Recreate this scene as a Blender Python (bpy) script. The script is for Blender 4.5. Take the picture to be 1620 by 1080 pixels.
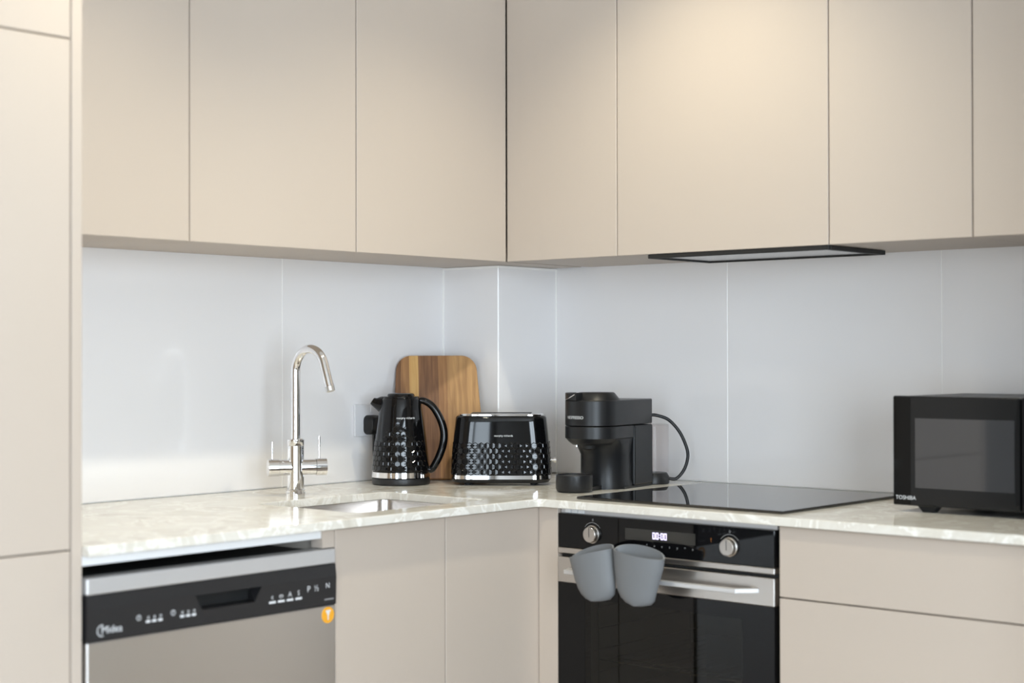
import bpy, bmesh, math, random
from mathutils import Vector, Matrix
random.seed(7)
C = bpy.context.scene.collection
for o in list(bpy.data.objects): bpy.data.objects.remove(o)

# ------------------------------------------------------------------ camera
FPX, YAW, PITCH, ROLL = 2520.55, math.radians(41.276), math.radians(0.502), math.radians(-0.103)
CAM = Vector((3.1039, -3.4905, 1.2340))
Vd = Vector((-math.sin(YAW), math.cos(YAW), 0)); Rd = Vector((math.cos(YAW), math.sin(YAW), 0)); Uz = Vector((0, 0, 1))
Fw = Vd*math.cos(PITCH) + Uz*math.sin(PITCH); Up = Uz*math.cos(PITCH) - Vd*math.sin(PITCH)
R2 = Rd*math.cos(ROLL) + Up*math.sin(ROLL); U2 = Up*math.cos(ROLL) - Rd*math.sin(ROLL)
cd = bpy.data.cameras.new('camera'); cam = bpy.data.objects.new('camera', cd); C.objects.link(cam)
cd.sensor_width = 36; cd.lens = FPX/1620*36; cd.clip_start = 0.05
M = Matrix((R2, U2, -Fw)).transposed().to_4x4(); M.translation = CAM
cam.matrix_world = M
cd.dof.use_dof = True; cd.dof.focus_distance = 4.1; cd.dof.aperture_fstop = 2.6
sc = bpy.context.scene; sc.camera = cam

# ------------------------------------------------------------------ world, lights, exposure
w = bpy.data.worlds.new('world'); sc.world = w; w.use_nodes = True
w.node_tree.nodes['Background'].inputs[0].default_value = (0.70, 0.82, 1.0, 1)
w.node_tree.nodes['Background'].inputs[1].default_value = 1.0
sc.view_settings.view_transform = 'Standard'; sc.view_settings.look = 'None'
sc.view_settings.gamma = 1; sc.view_settings.use_curve_mapping = False
sc.view_settings.exposure = 0.29
def area(name, loc, target, sx, sy, power, col):
    l = bpy.data.lights.new(name, 'AREA'); l.shape = 'RECTANGLE'; l.size = sx; l.size_y = sy; l.energy = power; l.color = col
    o = bpy.data.objects.new(name, l); C.objects.link(o); o.location = loc
    o.rotation_euler = (Vector(target)-Vector(loc)).to_track_quat('-Z', 'Y').to_euler(); return o
CEIL = 2.52
DAY = (0.82, 0.90, 1.0); LAMP = (1.0, 0.92, 0.71)
area('daylight_balcony', (3.575, -6.62, 1.25), (3.575, 0, 1.25), 1.3, 2.2, 70, DAY)     # daylight just outside the balcony window
area('daylight_side', (4.52, -3.4, 1.35), (0, -3.4, 1.35), 2.0, 1.9, 158, DAY)          # daylight just outside the side window
DOWN = [(1.02, -0.80, 31, 'above the inside corner of the worktop'), (1.02, -1.70, 33, 'above the sink and dishwasher'), (2.6, -2.4, 16, 'in the middle of the kitchen floor area'), (2.6, -4.4, 20, 'towards the balcony window'), (3.9, -4.4, 20, 'near the side window')]

# ------------------------------------------------------------------ materials
def mat(name, col, rough=0.5, metal=0.0, coat=0.0, bump=0.0, bscale=200.0, ior=1.5, var=0.0, vscale=8.0, spec=0.5, stretch=None, aniso=0.0):
    m = bpy.data.materials.new(name); m.use_nodes = True; nt = m.node_tree; b = nt.nodes['Principled BSDF']
    b.inputs['Base Color'].default_value = (*col, 1); b.inputs['Roughness'].default_value = rough
    b.inputs['Metallic'].default_value = metal; b.inputs['Coat Weight'].default_value = coat
    b.inputs['Coat Roughness'].default_value = 0.03; b.inputs['IOR'].default_value = ior
    b.inputs['Specular IOR Level'].default_value = spec
    tc = nt.nodes.new('ShaderNodeTexCoord'); mp = nt.nodes.new('ShaderNodeMapping'); nt.links.new(tc.outputs['Object'], mp.inputs[0])
    if stretch: mp.inputs['Scale'].default_value = stretch
    n = nt.nodes.new('ShaderNodeTexNoise'); n.inputs['Scale'].default_value = vscale; n.inputs['Detail'].default_value = 4
    nt.links.new(mp.outputs[0], n.inputs['Vector'])
    mx = nt.nodes.new('ShaderNodeMix'); mx.data_type = 'RGBA'
    mx.inputs['A'].default_value = (*[c*(1-var) for c in col], 1); mx.inputs['B'].default_value = (*[min(1, c*(1+var)) for c in col], 1)
    nt.links.new(n.outputs['Fac'], mx.inputs['Factor']); nt.links.new(mx.outputs['Result'], b.inputs['Base Color'])
    if bump:
        n2 = nt.nodes.new('ShaderNodeTexNoise'); n2.inputs['Scale'].default_value = bscale; n2.inputs['Detail'].default_value = 3
        nt.links.new(mp.outputs[0], n2.inputs['Vector'])
        bp = nt.nodes.new('ShaderNodeBump'); bp.inputs['Strength'].default_value = bump; bp.inputs['Distance'].default_value = 0.001
        nt.links.new(n2.outputs['Fac'], bp.inputs['Height']); nt.links.new(bp.outputs[0], b.inputs['Normal'])
    return m
def emit(name, col, s):
    m = bpy.data.materials.new(name); m.use_nodes = True; b = m.node_tree.nodes['Principled BSDF']
    b.inputs['Base Color'].default_value = (0, 0, 0, 1); b.inputs['Emission Color'].default_value = (*col, 1); b.inputs['Emission Strength'].default_value = s
    return m
def glassy(name, col, mix, rough=0.02, ior=1.5):   # thin tinted sheet: glossy coat over a see-through tint
    m = bpy.data.materials.new(name); m.use_nodes = True; nt = m.node_tree; nt.nodes.remove(nt.nodes['Principled BSDF'])
    out = nt.nodes['Material Output']; t = nt.nodes.new('ShaderNodeBsdfTransparent'); t.inputs[0].default_value = (*col, 1)
    g = nt.nodes.new('ShaderNodeBsdfGlossy'); g.inputs['Roughness'].default_value = rough
    f = nt.nodes.new('ShaderNodeFresnel'); f.inputs[0].default_value = ior
    a = nt.nodes.new('ShaderNodeMath'); a.operation = 'ADD'; a.inputs[1].default_value = mix; a.use_clamp = True
    nt.links.new(f.outputs[0], a.inputs[0]); s = nt.nodes.new('ShaderNodeMixShader')
    ge = nt.nodes.new('ShaderNodeNewGeometry'); sb = nt.nodes.new('ShaderNodeMath'); sb.operation = 'SUBTRACT'; sb.use_clamp = True   # inner faces do not mirror
    nt.links.new(a.outputs[0], sb.inputs[0]); nt.links.new(ge.outputs['Backfacing'], sb.inputs[1])
    nt.links.new(sb.outputs[0], s.inputs[0]); nt.links.new(t.outputs[0], s.inputs[1]); nt.links.new(g.outputs[0], s.inputs[2])
    nt.links.new(s.outputs[0], out.inputs[0]); return m
def marble_mat():
    m = mat('quartz_worktop', (0.66, 0.63, 0.56), rough=0.15, var=0.05, vscale=3); nt = m.node_tree; b = nt.nodes['Principled BSDF']
    tc = nt.nodes.new('ShaderNodeTexCoord'); n = nt.nodes.new('ShaderNodeTexNoise'); n.inputs['Scale'].default_value = 5.5
    n.inputs['Detail'].default_value = 8; n.inputs['Roughness'].default_value = 0.62; n.inputs['Distortion'].default_value = 1.6
    nt.links.new(tc.outputs['Object'], n.inputs['Vector'])
    r = nt.nodes.new('ShaderNodeValToRGB'); e = r.color_ramp.elements
    e[0].position = 0.30; e[0].color = (0.57, 0.53, 0.455, 1); e[1].position = 0.62; e[1].color = (0.79, 0.77, 0.715, 1)
    for p, c in ((0.44, (0.74, 0.71, 0.64, 1)), (0.485, (0.92, 0.91, 0.87, 1)), (0.52, (0.73, 0.70, 0.635, 1))):
        q = e.new(p); q.color = c
    nt.links.new(n.outputs['Fac'], r.inputs[0])
    for l in list(b.inputs['Base Color'].links): nt.links.remove(l)
    nt.links.new(r.outputs[0], b.inputs['Base Color']); return m
def wood_mat(name, c0, c1):
    m = mat(name, c0, rough=0.42, bump=0.15, bscale=60, stretch=(1, 1, 0.05)); nt = m.node_tree; b = nt.nodes['Principled BSDF']
    tc = nt.nodes.new('ShaderNodeTexCoord'); mp = nt.nodes.new('ShaderNodeMapping'); mp.inputs['Scale'].default_value = (1, 1, 0.07)
    nt.links.new(tc.outputs['Object'], mp.inputs[0]); n = nt.nodes.new('ShaderNodeTexNoise'); n.inputs['Scale'].default_value = 90
    n.inputs['Detail'].default_value = 6; n.inputs['Distortion'].default_value = 0.6; nt.links.new(mp.outputs[0], n.inputs['Vector'])
    r = nt.nodes.new('ShaderNodeValToRGB'); e = r.color_ramp.elements
    e[0].position = 0.32; e[0].color = (*c0, 1); e[1].position = 0.68; e[1].color = (*c1, 1)
    nt.links.new(n.outputs['Fac'], r.inputs[0])
    for l in list(b.inputs['Base Color'].links): nt.links.remove(l)
    nt.links.new(r.outputs[0], b.inputs['Base Color']); return m
MT = dict(
    beige=mat('beige_laminate', (0.552, 0.477, 0.410), 0.50, bump=0.04, bscale=900, var=0.012, vscale=3),
    carcass=mat('cabinet_carcass', (0.56, 0.51, 0.45), 0.55),
    shadow=mat('dark_gap_board', (0.05, 0.045, 0.04), 0.8),
    tile=mat('pale_grey_tile', (0.855, 0.838, 0.840), 0.13, var=0.012, vscale=2.0, bump=0.02, bscale=6),
    grout=mat('white_grout', (0.95, 0.94, 0.92), 0.7, bump=0.1),
    paint=mat('white_wall_paint', (0.80, 0.79, 0.77), 0.8, bump=0.05, bscale=300),
    greige=mat('greige_wall_paint', (0.30, 0.285, 0.265), 0.8, bump=0.05, bscale=300),
    ceil=mat('ceiling_paint', (0.82, 0.81, 0.79), 0.9, bump=0.04, bscale=300),
    floor=mat('grey_oak_floor', (0.36, 0.29, 0.22), 0.45, var=0.25, vscale=6, stretch=(1, 12, 1), bump=0.1, bscale=60),
    quartz=marble_mat(),
    white=mat('white_melamine', (0.86, 0.87, 0.88), 0.4),
    chrome=mat('polished_chrome', (0.88, 0.87, 0.87), 0.04, 1.0),
    steel=mat('brushed_steel', (0.74, 0.73, 0.72), 0.35, 1.0, bump=0.12, bscale=500, stretch=(1, 0.02, 1)),
    steelx=mat('brushed_steel_sideways', (0.60, 0.57, 0.54), 0.30, 1.0, bump=0.12, bscale=500, stretch=(0.02, 1, 1)),
    silver=mat('silver_lacquer', (0.68, 0.68, 0.69), 0.35, 0.5),
    sink=mat('satin_sink_steel', (0.62, 0.58, 0.55), 0.26, 1.0, bump=0.05, bscale=300),
    gloss=mat('glossy_black_plastic', (0.0030, 0.0030, 0.0035), 0.05, spec=0.42),
    satin=mat('satin_black_plastic', (0.0105, 0.011, 0.0125), 0.36, spec=0.38, bump=0.03, bscale=900),
    satin2=mat('satin_black_plastic_dark', (0.010, 0.010, 0.011), 0.42),
    matte=mat('matte_black_plastic', (0.012, 0.012, 0.012), 0.6),
    glass=mat('black_ceramic_glass', (0.004, 0.004, 0.0045), 0.03, ior=1.5, spec=0.30),
    mwgloss=mat('microwave_gloss_strip', (0.003, 0.003, 0.003), 0.06, spec=0.2),
    hobglass=mat('hob_ceramic_glass', (0.004, 0.004, 0.0045), 0.03, ior=1.75),
    dwband=mat('charcoal_control_panel', (0.018, 0.018, 0.020), 0.35),
    mwdoor=mat('charcoal_door_film', (0.009, 0.0093, 0.010), 0.14, spec=0.32),
    mwpane=mat('grey_mirror_pane', (0.022, 0.023, 0.027), 0.05, coat=0.8, ior=1.6),
    tint=glassy('smoked_oven_glass', (0.42, 0.42, 0.39), 0.0),
    clear=glassy('clear_tank_plastic', (0.95, 0.93, 0.93), 0.0, 0.05, 1.22),
    pane=glassy('window_glass', (0.95, 0.97, 0.97), 0.0),
    enamel=mat('oven_enamel', (0.16, 0.16, 0.145), 0.4),
    silicone=mat('grey_silicone', (0.185, 0.195, 0.207), 0.55, bump=0.05, bscale=400),
    print=mat('white_print', (0.75, 0.77, 0.80), 0.5),
    dimprint=mat('grey_print', (0.35, 0.35, 0.36), 0.5),
    orange=mat('orange_print', (0.45, 0.16, 0.03), 0.5),
    sticker=mat('yellow_sticker', (0.90, 0.42, 0.03), 0.5),
    led=emit('blue_white_digits', (0.72, 0.66, 1.0), 2.6),
    screen=mat('dark_display', (0.030, 0.029, 0.026), 0.12),
    hoodmetal=mat('hood_grey_metal', (0.62, 0.62, 0.62), 0.25, 0.7),
    lampglow=emit('downlight_glow', (1.0, 0.86, 0.68), 12.0),
    socket=mat('white_socket_plastic', (0.78, 0.78, 0.80), 0.3),
    vinylgrey=mat('grey_window_frame', (0.16, 0.17, 0.18), 0.45),
)
WOOD = [wood_mat('walnut_brown_stave', (0.13, 0.052, 0.018), (0.26, 0.115, 0.042)),
        wood_mat('golden_stave', (0.55, 0.30, 0.09), (0.66, 0.40, 0.14)),
        wood_mat('amber_stave', (0.24, 0.105, 0.034), (0.40, 0.195, 0.068)),
        wood_mat('honey_stave', (0.33, 0.165, 0.056), (0.54, 0.30, 0.11))]

# ------------------------------------------------------------------ helpers
def tag(o, label=None, cat=None, group=None, kind=None):
    for k, v in (('label', label), ('category', cat), ('group', group), ('kind', kind)):
        if v: o[k] = v
    return o
def thing(name, loc=(0, 0, 0), rz=0.0, label=None, cat=None, group=None):
    o = bpy.data.objects.new(name, None); C.objects.link(o); o.empty_display_size = 0.05
    o.location = loc; o.rotation_euler = (0, 0, rz); return tag(o, label, cat, group)
def basis(o):
    m = Matrix.Translation(o.location) @ o.rotation_euler.to_matrix().to_4x4()
    return (basis(o.parent) @ m) if o.parent else m
def obj(name, bm, m, parent=None, world=False, smooth=None, bevel=0):
    me = bpy.data.meshes.new(name)
    bmesh.ops.recalc_face_normals(bm, faces=bm.faces[:])
    bm.to_mesh(me); bm.free()
    if world and parent is not None: me.transform(basis(parent).inverted())
    me.materials.append(MT[m] if isinstance(m, str) else m)
    o = bpy.data.objects.new(name, me); C.objects.link(o)
    if parent is not None: o.parent = parent
    if smooth is not None:
        for p in me.polygons: p.use_smooth = True
        try: me.set_sharp_from_angle(angle=math.radians(smooth))
        except Exception: pass
    return o
def new(): return bmesh.new()
def bx(bm, x0, x1, y0, y1, z0, z1, bev=0.0, seg=1):
    g = bmesh.ops.create_cube(bm, size=1.0)['verts']
    for v in g: v.co = Vector(((x0+x1)/2 + v.co.x*(x1-x0), (y0+y1)/2 + v.co.y*(y1-y0), (z0+z1)/2 + v.co.z*(z1-z0)))
    if bev:
        es = list({e for v in g for e in v.link_edges})
        bmesh.ops.bevel(bm, geom=es, offset=bev, segments=seg, affect='EDGES', profile=0.5)
    return bm
def box(*a, **k): return bx(new(), *a, **k)
def loft(bm, rings, cap0=True, cap1=True, closed=True):
    vs = [[bm.verts.new(p) for p in r] for r in rings]; n = len(rings[0])
    for a, b in zip(vs[:-1], vs[1:]):
        for i in range(n if closed else n-1):
            j = (i+1) % n
            try: bm.faces.new((a[i], a[j], b[j], b[i]))
            except ValueError: pass
    if cap0: bm.faces.new(vs[0][::-1])
    if cap1: bm.faces.new(vs[-1])
    return bm
def lathe(bm, prof, n=48, c=(0, 0), cap0=True, cap1=True):
    return loft(bm, [[(c[0]+r*math.cos(2*math.pi*i/n), c[1]+r*math.sin(2*math.pi*i/n), z) for i in range(n)] for r, z in prof], cap0, cap1)
def tube(bm, pts, rad, n=12, flat=1.0, cap=True):
    pts = [Vector(p) for p in pts]; rings = []; up = None
    for i, p in enumerate(pts):
        t = (pts[min(i+1, len(pts)-1)] - pts[max(i-1, 0)]).normalized()
        if up is None:
            up = Vector((0, 0, 1)) if abs(t.z) < 0.9 else Vector((0, 1, 0))
        s = t.cross(up).normalized(); up = s.cross(t).normalized()
        r = rad[i] if isinstance(rad, (list, tuple)) else rad
        rings.append([p + s*(r*flat*math.cos(2*math.pi*k/n)) + up*(r*math.sin(2*math.pi*k/n)) for k in range(n)])
    return loft(bm, rings, cap, cap)
def spline(P, k=8):
    P = [Vector(p) for p in P]; Q = [P[0]*2-P[1]] + P + [P[-1]*2-P[-2]]; out = []
    for i in range(1, len(Q)-2):
        a, b, c, d = Q[i-1:i+3]
        for j in range(k):
            t = j/k
            out.append(0.5*((2*b)+(c-a)*t+(2*a-5*b+4*c-d)*t*t+(3*b-a-3*c+d)*t**3))
    return out+[P[-1]]
def cyl(bm, p0, p1, r, n=24, r1=None):
    p0, p1 = Vector(p0), Vector(p1); t = (p1-p0).normalized(); a = t.orthogonal().normalized(); b = t.cross(a)
    r1 = r if r1 is None else r1
    return loft(bm, [[p+(a*math.cos(2*math.pi*k/n)+b*math.sin(2*math.pi*k/n))*q for k in range(n)] for p, q in ((p0, r), (p1, r1))])
def rrect(x0, x1, y0, y1, r, z, n=6):
    out = []
    for cx, cy, a in ((x1-r, y1-r, 0), (x0+r, y1-r, 90), (x0+r, y0+r, 180), (x1-r, y0+r, 270)):
        for i in range(n+1):
            t = math.radians(a+90*i/n); out.append((cx+r*math.cos(t), cy+r*math.sin(t), z))
    return out
def prism(bm, poly, d):   # poly: 3d points, extruded by vector d
    d = Vector(d); return loft(bm, [[Vector(p) for p in poly], [Vector(p)+d for p in poly]])
def text_geo(s, size, align='CENTER'):
    cu = bpy.data.curves.new('txt', 'FONT'); cu.body = s; cu.size = size; cu.align_x = align; cu.align_y = 'CENTER'; cu.resolution_u = 3
    o = bpy.data.objects.new('txt', cu); C.objects.link(o); bpy.context.view_layer.update()
    me = o.to_mesh(); V = [v.co.copy() for v in me.vertices]; F = [tuple(p.vertices) for p in me.polygons]
    o.to_mesh_clear(); bpy.data.objects.remove(o); bpy.data.curves.remove(cu); return V, F
def put_text(bm, s, size, fn, align='CENTER', sx=1.0):   # fn maps flat (x, y) to a point
    V, F = text_geo(s, size, align); vs = [bm.verts.new(fn(v.x*sx, v.y)) for v in V]
    for f in F:
        try: bm.faces.new([vs[i] for i in f])
        except ValueError: pass
    return bm
def plane_fn(o, u, v): o, u, v = Vector(o), Vector(u), Vector(v); return lambda x, y: o+u*x+v*y
def ring_flat(bm, fn, r0, r1, a0=0, a1=360, n=24, c=(0, 0)):
    pts = [(math.radians(a0+(a1-a0)*i/n)) for i in range(n+1)]
    vs = [[bm.verts.new(fn(c[0]+r*math.cos(t), c[1]+r*math.sin(t))) for t in pts] for r in (r0, r1)]
    for i in range(n): bm.faces.new((vs[0][i], vs[0][i+1], vs[1][i+1], vs[1][i]))
    return bm
def quad_flat(bm, fn, x0, x1, y0, y1):
    bm.faces.new([bm.verts.new(fn(*p)) for p in ((x0, y0), (x1, y0), (x1, y1), (x0, y1))]); return bm

# ------------------------------------------------------------------ room dimensions (metres)
ROOMX, ROOMY = 4.4, -6.5
XC, YC, ZC = 0.700, -0.657, 0.900          # worktop front edges and top
XD, YD = 0.680, -0.637                      # base door fronts
XU, YU, ZU = 0.330, -0.351, 1.480           # upper door fronts and underside
UTOP = 2.22
PX, PY = 0.207, -0.247                      # boxed corner column

def struct(name, bm, m, parent=None, label=None):
    o = obj(name, bm, m, parent)
    if parent is None: o['kind'] = 'structure'
    if label: o['label'] = label
    return o
struct('floor', box(-0.12, ROOMX+0.1, ROOMY-0.1, 0.12, -0.05, 0), 'floor', label='wood floor of the kitchen')
struct('ceiling', box(-0.12, ROOMX+0.1, ROOMY-0.1, 0.12, CEIL, CEIL+0.05), 'ceil', label='plain white ceiling over the kitchen')
wl = struct('wall_left', box(-0.12, -0.010, ROOMY, 0.12, 0, CEIL), 'greige', label='left kitchen wall clad with pale tiles above the worktop')
wb = struct('wall_back', box(-0.010, ROOMX, 0.010, 0.12, 0, CEIL), 'paint', label='back kitchen wall clad with pale tiles above the worktop')
bm = new(); wx0, wx1, wz0, wz1 = 2.9, 4.25, 0.1, 2.4
bx(bm, -0.01, wx0, ROOMY-0.1, ROOMY, 0, CEIL); bx(bm, wx1, ROOMX, ROOMY-0.1, ROOMY, 0, CEIL)
bx(bm, wx0, wx1, ROOMY-0.1, ROOMY, 0, wz0); bx(bm, wx0, wx1, ROOMY-0.1, ROOMY, wz1, CEIL)
struct('wall_front', bm, 'greige', label='greige wall with balcony window behind the viewer')
bm = new(); sy0, sy1, sz0, sz1 = -4.4, -2.4, 0.4, 2.3
bx(bm, ROOMX, ROOMX+0.1, ROOMY, sy0, 0, CEIL); bx(bm, ROOMX, ROOMX+0.1, sy1, 0.01, 0, CEIL)
bx(bm, ROOMX, ROOMX+0.1, sy0, sy1, 0, sz0); bx(bm, ROOMX, ROOMX+0.1, sy0, sy1, sz1, CEIL)
struct('wall_right', bm, 'greige', label='greige side wall with window opposite the sink run')
def window(name, a0, a1, z0, z1, axis, pos, n, label):
    t = thing(name); t['kind'] = 'structure'; t['label'] = label
    def fr(p0, p1, q0, q1, d=0.03):
        return box(p0, p1, pos-d, pos+d, q0, q1) if axis == 'x' else box(pos-d, pos+d, p0, p1, q0, q1)
    for s in ((a0, a1, z0, z0+0.05), (a0, a1, z1-0.05, z1)): obj('window_rail', fr(*s), 'vinylgrey', t)
    for i in range(n+1):
        c = a0+0.025+(a1-a0-0.05)*i/n; obj('window_stile', fr(c-0.025, c+0.025, z0+0.05, z1-0.05), 'vinylgrey', t)
    for i in range(n):
        c0 = a0+0.025+(a1-a0-0.05)*i/n+0.025; c1 = a0+0.025+(a1-a0-0.05)*(i+1)/n-0.025
        obj('pane', fr(c0, c1, z0+0.05, z1-0.05, 0.003), 'pane', t)
window('window_1', wx0, wx1, wz0, wz1, 'x', ROOMY-0.05, 2, 'tall balcony window behind the viewer')
window('window_2', sy0, sy1, sz0, sz1, 'y', ROOMX+0.05, 2, 'side window opposite the sink run')
struct('wall_light_block', box(2.335, 2.435, -1.02, 0.0095, 0, CEIL-0.0005), 'paint', label='unseen white stub wall added to shade the right end of the kitchen run')  # unseen wall added to block window light from the right-hand upper cabinets
# boxed-in column in the corner, tiled
wp = struct('wall_column', box(-0.010, PX-0.010, PY+0.010, 0.010, 0.9005, ZU-0.0004), 'grout', label='square boxed column in the corner clad with pale tiles')
# backsplash: grout bed + tiles as pieces of their wall
G = 0.0013
obj('grout_bed', box(-0.0099, -0.0012, -1.879, PY+0.009, ZC+0.0005, ZU+0.02), 'grout', wl)
obj('grout_bed', box(PX-0.009, 2.334, 0.0012, 0.0099, ZC+0.0005, ZU+0.02), 'grout', wb)
ly = [-1.877, -1.438, -0.838, PY]
for a, b in zip(ly[:-1], ly[1:]): obj('tile', box(-0.0095, 0.0, a+G, b-G, ZC+0.002, ZU+0.02, bev=0.0008), 'tile', wl)
lx = [PX, 0.788, 1.388, 1.988, 2.334]
for a, b in zip(lx[:-1], lx[1:]): obj('tile', box(a+G, b-G, 0.0, 0.0095, ZC+0.002, ZU+0.02, bev=0.0008), 'tile', wb)
obj('tile', box(0.0003, PX-0.0012, PY, PY+0.0098, ZC+0.002, ZU-0.006, bev=0.0008), 'tile', wp)
obj('tile', box(PX-0.0098, PX, PY+0.0012, -0.0003, ZC+0.002, ZU-0.006, bev=0.0008), 'tile', wp)
# pale sealant beads round the column
bm = new(); bx(bm, 0.0001, 0.004, PY-0.004, PY-0.0002, ZC+0.001, ZU-0.001); obj('sealant_bead', bm, 'grout', wp)
bm = new(); bx(bm, PX+0.0002, PX+0.004, -0.004, -0.0001, ZC+0.001, ZU-0.001); obj('sealant_bead', bm, 'grout', wp)
bm = new(); bx(bm, 0.0005, PX+0.003, PY-0.003, PY-0.0001, ZU-0.007, ZU-0.0005); bx(bm, PX+0.0001, PX+0.003, PY, -0.0005, ZU-0.007, ZU-0.0005); obj('sealant_bead', bm, 'grout', wp)
# unseen bulkhead above the wall units, added for its effect on the light
bm = new(); bx(bm, -0.009, XU-0.02, -1.878, YU+0.02, UTOP+0.002, CEIL-0.001); bx(bm, XU-0.02, 2.334, YU+0.02, 0.009, UTOP+0.002, CEIL-0.001)
struct('trim_1', bm, 'paint', label='unseen plaster bulkhead above the upper cabinets, added for the light')

# ------------------------------------------------------------------ upper cabinets
def upper(side, a, b, label, body_a=None, body_b=None, sub=0.0):
    g = 0.0016
    if side == 'L':
        t = thing('upper_cabinet', (0.16, (a+b)/2, ZU), 0, label, 'cabinet', 'upper cabinets')
        ba = a if body_a is None else body_a; bb = b if body_b is None else body_b
        obj('body', box(0.001, XU-0.0205, ba+0.0005, bb-0.0005, ZU+0.003, UTOP), 'carcass', t, True)
        obj('door', box(XU-0.018, XU, a+g, b-g, ZU, UTOP, bev=0.0012), 'beige', t, True)
        obj('bottom_panel', box(0.001, XU-0.0205, ba+0.0005, bb-0.0005, ZU+0.0005, ZU+0.0025), 'beige', t, True)
    else:
        t = thing('upper_cabinet', ((a+b)/2, -0.17, ZU), 0, label, 'cabinet', 'upper cabinets')
        obj('body', box(a+0.0005, b-0.0005, YU+0.0205, -0.001, ZU+0.003, UTOP), 'carcass', t, True)
        obj('door', box(a+g, b-g, YU, YU+0.018, ZU, UTOP, bev=0.0012), 'beige', t, True)
        obj('bottom_panel', box(a+0.0005, b-0.0005, YU+0.0205, -0.001, ZU+0.0005, ZU+0.0025), 'beige', t, True)
    return t
upper('L', -1.8765, -1.378, 'beige handleless upper cabinet beside the tall white-lit unit')
upper('L', -1.378, -0.890, 'beige handleless upper cabinet above the chrome tap')
upper('L', -0.890, YU-0.001, 'beige handleless upper cabinet above the kettle, next to the inside corner', body_b=-0.0115)
upper('R', XU, 0.695, 'narrow beige upper cabinet right of the inside corner, above the toaster')
upper('R', 0.695, 1.290, 'wide beige upper cabinet holding the extractor hood')
upper('R', 1.290, 1.631, 'beige upper cabinet just right of the extractor hood cabinet')
upper('R', 1.631, 2.130, 'beige upper cabinet above the microwave, cut by right picture edge')

# extractor hood
hx0, hx1, hy0, hy1, hz0, hz1 = 0.788, 1.288, -0.349, -0.085, ZU-0.0105, ZU-0.0005
t = thing('extractor_hood', ((hx0+hx1)/2, (hy0+hy1)/2, hz0), 0, 'slim black framed extractor hood set under the wide upper cabinet', 'extractor hood')
obj('frame_bar', box(hx0, hx1, hy0, hy0+0.012, hz0, hz1, bev=0.001), 'matte', t, True)
obj('frame_bar', box(hx0, hx1, hy1-0.012, hy1, hz0, hz1, bev=0.001), 'matte', t, True)
obj('frame_bar', box(hx0, hx0+0.012, hy0+0.0122, hy1-0.0122, hz0, hz1, bev=0.001), 'matte', t, True)
obj('frame_bar', box(hx1-0.012, hx1, hy0+0.0122, hy1-0.0122, hz0, hz1, bev=0.001), 'matte', t, True)
obj('suction_panel', box(hx0+0.0125, hx1-0.0125, hy0+0.0125, hy1-0.0125, hz0+0.004, hz1, bev=0.001), 'hoodmetal', t, True)

# ------------------------------------------------------------------ tall unit at the left
t = thing('tall_cabinet', (0.34, -2.2, 0), 0, 'tall pale floor-to-ceiling cabinet at left picture edge', 'cabinet')
obj('side_panel', box(0.001, XD, -1.900, -1.8785, 0, 2.30, bev=0.001), 'beige', t, True)
obj('body', box(0.001, XD-0.021, -2.520, -1.9005, 0.1, 2.30), 'carcass', t, True)
for z0, z1 in ((0.1, 0.8925), (0.8955, 1.7895), (1.7925, 2.30)):
    obj('door', box(XD-0.0195, XD-0.0005, -2.518, -1.9025, z0, z1, bev=0.0012), 'beige', t, True)
obj('side_panel', box(0.001, XD, -2.543, -2.5215, 0, 2.30, bev=0.001), 'beige', t, True)
obj('plinth', box(0.002, XD-0.06, -2.52, -1.901, 0, 0.098), 'beige', t, True)

# ------------------------------------------------------------------ base cabinets
t = thing('base_cabinet', (0.34, -0.94, 0), 0, 'beige two-door base cabinet under the sink', 'cabinet', 'base cabinets')
BT = 0.8795; DX = 0.688
bm = new(); bx(bm, 0.002, DX-0.043, -1.3005, -1.2805, 0.1, BT); bx(bm, 0.002, XD-0.021, -0.645, -0.627, 0.1, BT)
bx(bm, 0.002, XD-0.021, -1.279, -0.646, 0.1, 0.118); bx(bm, 0.002, 0.012, -1.279, -0.646, 0.119, BT)
obj('carcass', bm, 'carcass', t, True)
obj('edge_strip', box(DX-0.0425, XD-0.0005, -1.3128, -1.2805, 0.8435, BT), 'beige', t, True)
for a, b in ((-1.279, -0.952), (-0.952, -0.6265)): obj('door', box(XD-0.0195, XD, a+0.0014, b-0.0014, 0.1, BT-0.001, bev=0.0012), 'beige', t, True)
obj('plinth', box(0.002, XD-0.06, -1.3005, -0.627, 0, 0.098), 'beige', t, True)
t = thing('corner_post', (0.705, -0.60, 0), 0, 'narrow beige corner filler post left of the oven', 'filler panel')
bm = new(); bx(bm, 0.6815, 0.7395, YD, YD+0.018, 0.0, BT, bev=0.001); obj('front_panel', bm, 'beige', t, True)
obj('side_panel', box(0.7205, 0.7395, YD+0.0185, -0.02, 0.0, BT), 'carcass', t, True)
t = thing('drawer_cabinet', (1.83, -0.3, 0), 0, 'beige base cabinet with stacked handleless drawers right of the oven', 'cabinet', 'base cabinets')
obj('carcass', box(1.3365, 2.30, YD+0.021, -0.002, 0.1, BT), 'carcass', t, True)
for z0, z1 in ((0.7325, BT-0.001), (0.4175, 0.7295), (0.1, 0.4145)):
    obj('drawer_front', box(1.3365, 2.30, YD, YD+0.0195, z0, z1, bev=0.0012), 'beige', t, True)
obj('plinth', box(1.3365, 2.30, YD+0.06, -0.002, 0, 0.098), 'beige', t, True)

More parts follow.
